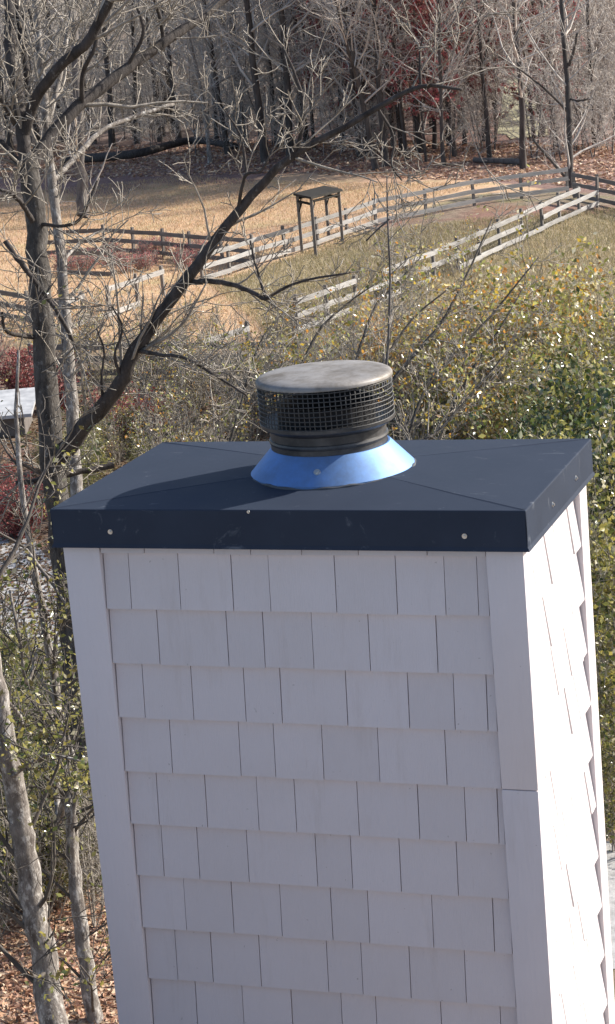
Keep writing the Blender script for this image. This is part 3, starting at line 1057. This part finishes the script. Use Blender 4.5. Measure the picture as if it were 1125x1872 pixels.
d0 = 32.0
hero('big_bare_tree', 'big dark bare tree left of the chimney with a long limb leaning across the field', [
    ('trunk', [(190, 1640, d0), (165, 1450, d0), (140, 1250, d0), (118, 1030, d0), (98, 860, d0), (84, 700, d0), (72, 520, d0), (62, 380, d0), (48, 285, d0)], 54, 36, 10, 1.3),
    ('limb', [(104, 845, d0), (150, 782, d0 - .3), (218, 705, d0 - .8), (246, 640, d0 - 1), (330, 528, d0 - 1.3), (430, 392, d0 - 1.6), (530, 290, d0 - 2), (640, 226, d0 - 2.3), (762, 160, d0 - 2.6), (845, 163, d0 - 2.8)], 35, 5, 15, 1.2),
    ('limb', [(54, 310, d0), (80, 265, d0 + .2), (140, 198, d0 + .5), (230, 126, d0 + 1), (310, 70, d0 + 1.4), (402, 4, d0 + 2), (470, -60, d0 + 2.4)], 27, 15, 9, 1.3),
    ('limb', [(40, 250, d0), (62, 186, d0 - .2), (112, 118, d0 - .6), (160, 76, d0 - 1), (186, 30, d0 - 1.2), (220, -30, d0 - 1.5)], 22, 17, 10, 1.3),
    ('limb', [(48, 290, d0), (38, 215, d0), (22, 110, d0 + .3), (18, 20, d0 + .5), (16, -60, d0 + .7)], 26, 20, 8, 1.2),
    ('limb', [(46, 260, d0 + .2), (52, 160, d0 + .4), (40, 70, d0 + .5), (26, -10, d0 + .6), (18, -60, d0 + .6)], 13, 10, 8, 1.2),
    ('limb', [(30, 225, d0), (10, 190, d0 - .4), (-30, 140, d0 - .8)], 16, 12, 3, 1.0),
    ('limb', [(58, 330, d0), (20, 280, d0 + .4), (-20, 240, d0 + .6)], 15, 12, 3, 1.0),
    ('branch', [(344, 516, d0 - 1.3), (380, 513, d0 - 1.5), (425, 520, d0 - 1.8), (462, 534, d0 - 2), (484, 546, d0 - 2.1), (510, 531, d0 - 2.2), (560, 512, d0 - 2.3), (640, 498, d0 - 2.4)], 12, 4, 6, .7),
    ('branch', [(486, 544, d0 - 2.1), (476, 512, d0 - 2), (466, 478, d0 - 2), (458, 440, d0 - 1.9)], 6, 4, 2, .5),
    ('branch', [(436, 385, d0 - 1.6), (442, 345, d0 - 1.9), (452, 318, d0 - 2.1), (478, 312, d0 - 2.2), (500, 270, d0 - 2.3)], 8, 4, 4, .8),
    ('branch', [(520, 298, d0 - 2), (546, 262, d0 - 2.1), (556, 200, d0 - 2.2), (545, 150, d0 - 2.2), (520, 90, d0 - 2.3)], 10, 5, 6, .9),
    ('branch', [(452, 320, d0 - 2), (440, 250, d0 - 2), (412, 202, d0 - 2.1)], 6, 3, 3, .7),
    ('branch', [(690, 195, d0 - 2.4), (720, 250, d0 - 2.3), (716, 300, d0 - 2.3), (735, 330, d0 - 2.3)], 6, 3, 5, .7),
    ('branch', [(770, 160, d0 - 2.6), (768, 100, d0 - 2.6), (775, 60, d0 - 2.7)], 6, 3, 4, .7),
    ('branch', [(208, 850, d0 + .5), (150, 862, d0 + .4), (92, 874, d0 + .2), (30, 884, d0)], 13, 9, 6, .8),
    ('branch', [(96, 876, d0 + .2), (60, 858, d0 - .5), (20, 840, d0 - .9)], 9, 5, 4, .8),
    ('branch', [(64, 616, d0), (30, 612, d0 - .4), (8, 600, d0 - .7), (4, 570, d0 - .9)], 10, 5, 4, .7),
    ('branch', [(10, 440, d0 - 1), (36, 478, d0 - 1), (80, 535, d0 - .8), (118, 592, d0 - .7), (140, 640, d0 - .6)], 10, 7, 6, .8),
    ('branch', [(60, 405, d0 - .1), (40, 372, d0 - .6), (16, 352, d0 - .9), (-14, 344, d0 - 1)], 11, 6, 4, .8),
    ('branch', [(70, 410, d0), (120, 412, d0 - .5), (150, 395, d0 - .8), (178, 330, d0 - 1)], 8, 4, 5, .9),
    ('branch', [(188, 740, d0 - .6), (186, 690, d0 - .8), (190, 640, d0 - .9), (176, 600, d0 - 1)], 7, 3, 4, .7),
    ('branch', [(222, 690, d0 - .9), (210, 650, d0 - 1.1), (224, 600, d0 - 1.2), (205, 560, d0 - 1.3)], 7, 3, 4, .7),
    ('branch', [(250, 640, d0 - 1), (290, 648, d0 - 1.4), (340, 655, d0 - 1.7), (400, 690, d0 - 1.8), (450, 722, d0 - 2)], 9, 4, 7, .8),
    ('branch', [(230, 126, d0 + 1), (262, 60, d0 + .8), (250, 10, d0 + .7)], 9, 5, 5, .9),
    ('branch', [(300, 78, d0 + 1.4), (292, 30, d0 + 1.2), (276, -20, d0 + 1)], 9, 5, 4, .9),
    ('branch', [(150, 190, d0 + .5), (152, 130, d0 + .2), (172, 90, d0), (185, 40, d0)], 10, 6, 5, .9),
], 'bark_dark', 'twig', 3)

hero('pale_slim_tree', 'slim pale barked tree standing just right of the big dark trunk', [
    ('trunk', [(150, 1150, 36), (140, 900, 36), (128, 700, 36), (118, 560, 36), (106, 420, 36), (88, 270, 36), (76, 130, 36), (62, -40, 36)], 26, 12, 14, 1.3),
    ('limb', [(96, 330, 36), (140, 285, 36.5), (185, 240, 37), (240, 215, 37.5), (318, 190, 38)], 11, 8, 5, .8),
    ('limb', [(112, 480, 36), (150, 440, 36.5), (190, 420, 37)], 7, 4, 4, .8),
    ('limb', [(84, 240, 36), (110, 140, 36.4), (128, 30, 36.8), (140, -40, 37)], 9, 6, 7, 1.0),
], 'bark_pale', 'twig', 8)
hero('pale_trunk_tree', 'thick pale barked trunk leaning left at the bottom left corner', leaf=('leaf_olive', 1500, .085), limbs=[
    ('trunk', [(104, 1930, 26.5), (84, 1800, 26.5), (68, 1690, 26.4), (50, 1580, 26.3), (30, 1470, 26.2), (12, 1360, 26), (-12, 1230, 26), (-40, 1080, 26), (-60, 900, 26)], 54, 28, 18, 1.4),
    ('limb', [(20, 1420, 26), (50, 1400, 25.6), (90, 1380, 25.4), (160, 1396, 25.2)], 8, 5, 6, .8),
    ('limb', [(-5, 1260, 26), (40, 1330, 26.4), (-40, 1400, 26.8)], 8, 5, 4, .8),
], bark_key='bark_pale', twig_key='twig_dark', seed=12)
hero('pale_trunk_tree', 'thinner pale trunk standing against the lower left edge of the chimney', leaf=('leaf_olive', 1700, .085), limbs=[
    ('trunk', [(190, 1960, 28), (170, 1850, 28), (150, 1710, 28), (136, 1600, 28), (128, 1480, 28), (118, 1380, 28), (100, 1250, 28), (66, 1060, 28), (40, 900, 28), (30, 760, 28), (34, 640, 28)], 33, 5, 20, 1.2),
    ('limb', [(138, 1620, 28), (132, 1520, 27.7), (140, 1420, 27.5), (120, 1330, 27.4)], 12, 7, 7, .8),
    ('limb', [(122, 1440, 28), (108, 1500, 28.4), (100, 1380, 28.8), (92, 1300, 29)], 14, 9, 6, .8),
    ('limb', [(80, 1150, 28), (50, 1250, 27.4), (38, 1180, 27), (18, 1080, 27)], 8, 5, 6, .8),
    ('limb', [(44, 1000, 28), (90, 1060, 27.6), (124, 1110, 27.3)], 8, 5, 5, .7),
], bark_key='bark_pale', twig_key='twig_dark', seed=13)
hero('far_right_tree', 'tall slim dark tree with pale leaning side branches at the right rail corner', [
    ('trunk', [(1043, 352, 113), (1042, 250, 113), (1038, 150, 113), (1030, 50, 113), (1024, -60, 113)], 13, 8, 12, 3),
    ('limb', [(1040, 330, 112.5), (1010, 295, 112), (975, 255, 111.5)], 7, 4, 3, 2),
    ('limb', [(1040, 205, 113), (1000, 165, 112.5), (950, 125, 112)], 6, 3, 4, 2),
    ('limb', [(1041, 120, 113), (1050, 90, 112.5), (1056, 60, 112)], 7, 4, 3, 2),
    ('limb', [(1041, 180, 113), (1060, 184, 112.5), (1085, 178, 112)], 5, 3, 3, 2),
], 'bark_far', 'twig_far', 21)
hero('stub_trunk', 'short thick sunlit trunk standing alone in the tan field left of the limb', [
    ('trunk', [(152, 398, 120), (150, 360, 120), (148, 318, 120), (146, 250, 120), (140, 140, 120), (134, 20, 120)], 24, 14, 8, 3),
], 'bark_mid', 'twig_far', 22)
hero('thin_sapling', 'thin straight sapling rising just behind the right side of the flue cap', [
    ('trunk', [(704, 700, 44), (712, 590, 44), (713, 480, 44), (709, 400, 44), (708, 320, 44)], 6, 2.5, 12, .9),
    ('limb', [(713, 400, 44), (690, 420, 44), (670, 440, 44)], 4, 3, 4, .7),
], 'bark_mid', 'twig', 23)

LEANERS = [
    ([(600, 990), (660, 780), (742, 667), (800, 600), (832, 547), (866, 476), (900, 400)], 46, 10, 'longest leaning sapling of the thicket, reaching up to the pale fence'),
    ([(700, 960), (770, 730), (826, 653), (900, 575), (985, 470)], 47, 8, 'leaning sapling rising towards the olive grass at the right'),
    ([(600, 900), (660, 735), (702, 661), (730, 616), (767, 571), (830, 520)], 49, 8, 'leaning sapling crossing behind the thin straight one just above the flue cap'),
    ([(590, 880), (640, 700), (660, 630), (685, 563), (706, 538), (770, 470)], 50, 7, 'leaning sapling left of the thin straight one, with yellowish leaves'),
    ([(480, 860), (520, 730), (554, 661), (587, 600), (640, 551), (700, 510)], 51, 8, 'leaning sapling above the left half of the flue cap lid'),
    ([(680, 930), (760, 820), (800, 790), (850, 735), (930, 640)], 43, 10, 'leaning sapling just behind the metal cover right of the flue cap'),
    ([(760, 900), (850, 700), (915, 600), (960, 520)], 45, 7, 'leaning sapling between the autumn shrubs right of the flue cap'),
    ([(400, 880), (440, 740), (466, 650), (500, 590), (560, 540)], 53, 6, 'leaning sapling left of the flue cap near the fence stub'),
]
for i, (path, dep, w, lab) in enumerate(LEANERS):
    hero('leaning_sapling', lab, [('trunk', [(x, y, dep + .4 * k) for k, (x, y) in enumerate(path)], w, 2.5, 13, 1.0)], 'bark_dark', 'twig', 300 + i, 'leaning saplings of the thicket', leaf=('leaf_yellow', 320, .12))

# ------------------------------------------------------------------ shrubs and young trees
def shrub_proto(seed, h, stems, kids, k2, spread, leaf, nleaf, lsize, twig='twig', rmin=.006, lean=(0, 0), base_r=.03, jit=.1, lo=.25):
    rng = np.random.default_rng(seed)
    T_ = Tubes(); ends = []
    for i in range(stems):
        a = rng.uniform(0, 2 * pi); s = spread * rng.uniform(.15, 1)
        p = (rng.normal(0, .15 * h * .3), rng.normal(0, .15 * h * .3), -.15)
        hh = h * rng.uniform(.65, 1.05)
        sp = stem_pts(rng, p, (cos(a) * s + lean[0], sin(a) * s + lean[1], 1), hh, 7, .07, .03)
        sr = np.linspace(base_r * rng.uniform(.6, 1.1), rmin, 8)
        T_.add(sp, sr, 5)
        twigs_on(rng, T_, sp, sr, kids, h * .28, lo, 2, k2, .17, .06, (.4, 1.1), rmin, 3, ends, seg=4)
    return T_.mesh('stems', MT[twig]), (leaves_mesh(rng, ends, nleaf, lsize, MT[leaf], jit) if leaf else None)


def put(name, proto, label, cat, group, P, rz, s):
    root = empty(name, P, rz); root.scale = (s, s, s)
    tag(root, label, cat, group)
    link('stems', proto[0], root)
    if proto[1] is not None: link('foliage', proto[1], root)
    return root


EVG = [shrub_proto(200 + i, 5.0, 9, 16, 5, .35, 'leaf_green', 7500, .15, 'twig_dark', jit=.22, lo=.05) for i in range(2)]
OLV = [shrub_proto(210 + i, 4.5, 8, 14, 5, .5, 'leaf_olive', 3600, .13, 'twig', jit=.18, lo=.1) for i in range(2)]
YEL = [shrub_proto(220 + i, 4.5, 6, 12, 5, .45, 'leaf_yellow', 420, .14, 'twig', jit=.16, lean=(.25, .1)) for i in range(3)]
AUT = [shrub_proto(225 + i, 4.3, 9, 13, 5, .5, 'leaf_yellow', 2500, .155, 'twig', jit=.17, lo=.1) for i in range(2)]
ORG = [shrub_proto(228, 4.4, 8, 12, 4, .5, 'leaf_orange', 1500, .15, 'twig', jit=.17, lo=.12)]
SCR_ = [shrub_proto(230 + i, 2.6, 9, 9, 4, .6, 'leaf_yellow', 260, .11, 'twig', jit=.14, rmin=.009, lo=.1) for i in range(3)]
BAR = [shrub_proto(240 + i, 3.4, 7, 10, 5, .55, None, 0, .07, 'twig', rmin=.007, lo=.15) for i in range(3)]
REDS = [shrub_proto(250, 1.9, 9, 9, 4, .7, 'leaf_red', 2800, .09, 'twig_dark', jit=.1, lo=.05)]
RWD = [shrub_proto(260, 1.3, 12, 7, 3, .7, 'leaf_rust', 700, .08, 'twig', rmin=.008, lo=.1)]
rng = np.random.default_rng(9)


def scatter(n, name, protos, label, cat, group, area, srange, py_ok=None):
    """area: px polygon on the ground"""
    poly = np.array(gpoly(area)); lo = poly.min(0); hi = poly.max(0)
    k = 0; tries = 0; pl = []
    while k < n and tries < 4000:
        tries += 1
        p = rng.uniform(lo, hi)
        if not in_poly(p[:1], p[1:2], poly)[0]: continue
        s = rng.uniform(*srange)
        if pl and min(np.hypot(*(np.array(pl) - p).T)) < .55 * s: continue
        pl.append(p)
        put(name, protos[rng.integers(0, len(protos))], label, cat, group, (p[0], p[1], float(gz(*p))), rng.uniform(-.6, .6) if 'lean' in label else rng.uniform(0, 6.28), s)
        k += 1


# right: evergreen mass and olive shrubs close behind the chimney
for px, py, s, lab in ((1000, 1090, .72, 'dark glossy evergreen shrub just behind the right back corner of the metal cover'), (1090, 1150, .85, 'large dark evergreen shrub at the right edge above the metal cover'),
                       (925, 1060, .5, 'small evergreen shrub behind the metal cover between flue cap and right corner'), (1170, 1230, .9, 'evergreen shrub cut by the right edge of the picture'), (1050, 1010, .75, 'evergreen shrub standing behind the larger ones right of the chimney')):
    put('evergreen_shrub', EVG[rng.integers(0, 2)], lab, 'shrub', 'evergreen shrubs right of the chimney', gnd(px, py), rng.uniform(0, 6.28), s)
for px, py, s, lab in ((1110, 1420, .95, 'olive shrub beside the back corner board of the chimney'), (1150, 1350, 1.05, 'tall olive shrub at the right edge behind the chimney side'), (1160, 1500, .75, 'low olive shrub at the right edge near the pale gravel path'),
                       (1100, 1000, 1.0, 'olive shrub above the right back corner of the metal cover'), (1020, 930, .85, 'olive shrub behind the evergreens near the right corner of the metal cover'), (1140, 930, 1.0, 'olive shrub at the right edge behind the evergreens'),
                       (1120, 1240, 1.0, 'olive shrub just right of the upper part of the chimney side'), (1130, 1560, .5, 'lowest olive shrub by the pale gravel path')):
    put('olive_shrub', OLV[rng.integers(0, 2)], lab, 'shrub', 'olive shrubs right of the chimney', gnd(px, py), rng.uniform(0, 6.28), s)
for px, py, s in ((900, 860, .95), (960, 830, 1.0), (1040, 850, 1.1), (1100, 830, 1.05), (1000, 790, .9), (860, 800, .8), (1080, 780, .9), (930, 900, .8), (820, 880, .7), (1150, 800, 1.0)):
    put('autumn_shrub', AUT[rng.integers(0, 2)], 'shrub dotted with yellow and orange leaves in the thicket right of the flue cap', 'shrub', 'autumn leaved shrubs right of the flue cap', gnd(px, py), rng.uniform(0, 6.28), s)
for px, py, s, lab in ((1030, 815, 1.0, 'orange leaved shrub at the right, topping the thicket against the olive grass'), (905, 800, .9, 'orange leaved shrub in the thicket right of the leaning saplings'),
                       (745, 820, .85, 'orange leaved shrub behind the right edge of the flue cap'), (1095, 1090, .6, 'small orange leaved shrub among the evergreens at the right edge'), (790, 705, .45, 'small orange leaved shrub below the pale fence in the middle of the thicket')):
    put('orange_shrub', ORG[0], lab, 'shrub', 'orange leaved shrubs of the thicket', gnd(px, py), rng.uniform(0, 6.28), s)
# middle: leaning saplings with a few yellow leaves
scatter(40, 'yellowing_sapling', YEL, 'thin leaning sapling with sparse yellow and orange leaves in the thicket behind the chimney', 'sapling', 'yellowing saplings of the thicket', [(520, 790), (640, 750), (820, 740), (960, 750), (1000, 900), (800, 900), (520, 870)], (.42, .8))
# scrub all over the yard
scatter(60, 'scrub_bush', SCR_, 'low twiggy bush with few pale leaves in the scrub between chimney and fences', 'bush', 'twiggy bushes of the scrub', [(200, 715), (500, 700), (560, 735), (860, 710), (1000, 770), (900, 920), (300, 940), (150, 860)], (.5, 1.0))
scatter(44, 'bare_bush', BAR, 'leafless grey bush in the scrub beyond the chimney', 'bush', 'leafless bushes of the scrub', [(430, 700), (560, 700), (760, 690), (900, 700), (900, 870), (480, 880)], (.5, .95))
scatter(20, 'paddock_scrub', SCR_ + YEL, 'small twiggy bush with a few yellow leaves along the pale fence in the middle', 'bush', 'small bushes along the pale fences', [(520, 640), (560, 560), (700, 470), (860, 430), (900, 470), (780, 590), (640, 680)], (.3, .5))
scatter(26, 'weedy_bush', SCR_, 'low twiggy bush near the rail fences left of the limb', 'bush', 'bushes by the left fences', [(-80, 640), (120, 620), (330, 570), (420, 640), (380, 700), (-80, 760)], (.4, .75))
scatter(26, 'reddish_weed_clump', RWD, 'low clump of reddish brown weeds by the dark paddock fence', 'weeds', 'reddish weeds by the paddock fence', [(110, 470), (280, 455), (400, 470), (350, 500), (200, 500), (110, 505)], (.5, .9))
for px, py, s, lab in ((230, 800, .9, 'red leaved bush between the big trunk and the chimney cover'), (262, 830, 1.0, 'red leaved bush beside the left back corner of the chimney cover'),
                       (110, 745, .9, 'red leaved bush behind the big trunk just left of its leaning limb'), (30, 735, 1.1, 'red leaved bush above the pale outbuilding roof at the left edge'),
                       (10, 940, .8, 'red leaved bush below the outbuilding at the left edge'), (36, 985, .85, 'pinkish red bush above the pale gravel drive')):
    put('red_shrub', REDS[0], lab, 'shrub', 'red leaved bushes on the left', gnd(px, py), rng.uniform(0, 6.28), s)
# left below: evergreen understorey round the pale trunks
scatter(22, 'understorey_shrub', EVG, 'dark evergreen shrub round the pale trunks left of the chimney', 'shrub', 'evergreen shrubs left of the chimney', [(-90, 1560), (60, 1560), (190, 1640), (190, 1430), (60, 1380), (-90, 1400)], (.22, .42))
scatter(16, 'olive_bush', OLV, 'olive leaved bush behind the pale trunks left of the chimney', 'shrub', 'olive bushes left of the chimney', [(-60, 1330), (170, 1330), (190, 1480), (-60, 1480)], (.28, .5))
scatter(24, 'leafless_bush', BAR, 'leafless grey bush among the pale trunks left of the chimney', 'bush', 'leafless bushes left of the chimney', [(-60, 1740), (20, 1720), (190, 1760), (190, 1400), (-60, 1400)], (.4, .7))
scatter(20, 'thicket_bush', OLV, 'small sunlit green bush at the foot of the pale trunks', 'bush', 'small green bushes round the pale trunks', [(-60, 1760), (60, 1700), (200, 1760), (190, 1480), (-60, 1480)], (.25, .45))
scatter(8, 'yard_bush', OLV, 'small olive leaved bush on the yard between big tree and chimney cover', 'shrub', 'olive bushes by the big tree', [(40, 860), (250, 830), (300, 900), (180, 960), (60, 960)], (.25, .42))


# ------------------------------------------------------------------ fallen leaves and grass (nobody could count them)
def strew(name, area, n, size, m, up=0.0, flat=.35):
    poly = np.array(gpoly(area)); lo = poly.min(0); hi = poly.max(0)
    rg = np.random.default_rng(n)
    P = rg.uniform(lo, hi, (int(n * 2.5), 2))
    P = P[in_poly(P[:, 0], P[:, 1], poly)][:n]
    n = len(P)
    c = np.column_stack([P, gz(P[:, 0], P[:, 1]) + .03 + up * .5])
    a = rg.normal(0, 1, (n, 3)); a[:, 2] *= flat
    if up: a = np.column_stack([rg.normal(0, .45, (n, 2)), np.ones(n)])
    a /= np.linalg.norm(a, axis=1)[:, None]
    b_ = rg.normal(0, 1, (n, 3)); b_[:, 2] *= .3
    b_ -= a * (a * b_).sum(1)[:, None]; b_ /= np.linalg.norm(b_, axis=1)[:, None]
    s = (size * rg.uniform(.6, 1.4, n))[:, None]
    wd = .12 if up else .35
    L = np.where(up > 0, up * rg.uniform(.6, 1.5, n)[:, None], s)
    V = np.stack([c - a * L * .5 - b_ * s * wd, c - a * L * .5 + b_ * s * wd, c + a * L * .5], 1).reshape(-1, 3)
    F = np.arange(n * 3).reshape(-1, 3)
    tag(link(name, np_mesh(name, V, F, m, smooth=False)), kind='stuff')


strew('fallen_leaves', [(-60, 1980), (-60, 1500), (60, 1300), (230, 1300), (260, 1980)], 30000, .11, MT['leaf_dead'], flat=.1)
strew('yard_leaves', [(-150, 1300), (-150, 760), (420, 700), (1250, 720), (1250, 1300)], 60000, .11, MT['leaf_brown'], flat=.12)
strew('wood_floor_leaves', [(-100, 330), (-60, 262), (1200, 262), (1200, 365), (900, 330), (560, 316)], 40000, .22, MT['leaf_dead'], flat=.15)
strew('dry_grass', tuple([(-100, 640), (-80, 360), (330, 322), (900, 335), (640, 420), (470, 480), (400, 520), (490, 600), (440, 660)]), 60000, .12, MT['grass_dry'], .16)
strew('olive_grass', [(380, 520), (640, 430), (900, 400), (1200, 380), (1250, 620), (900, 660), (500, 620)], 60000, .12, MT['grass_olive'], .2)
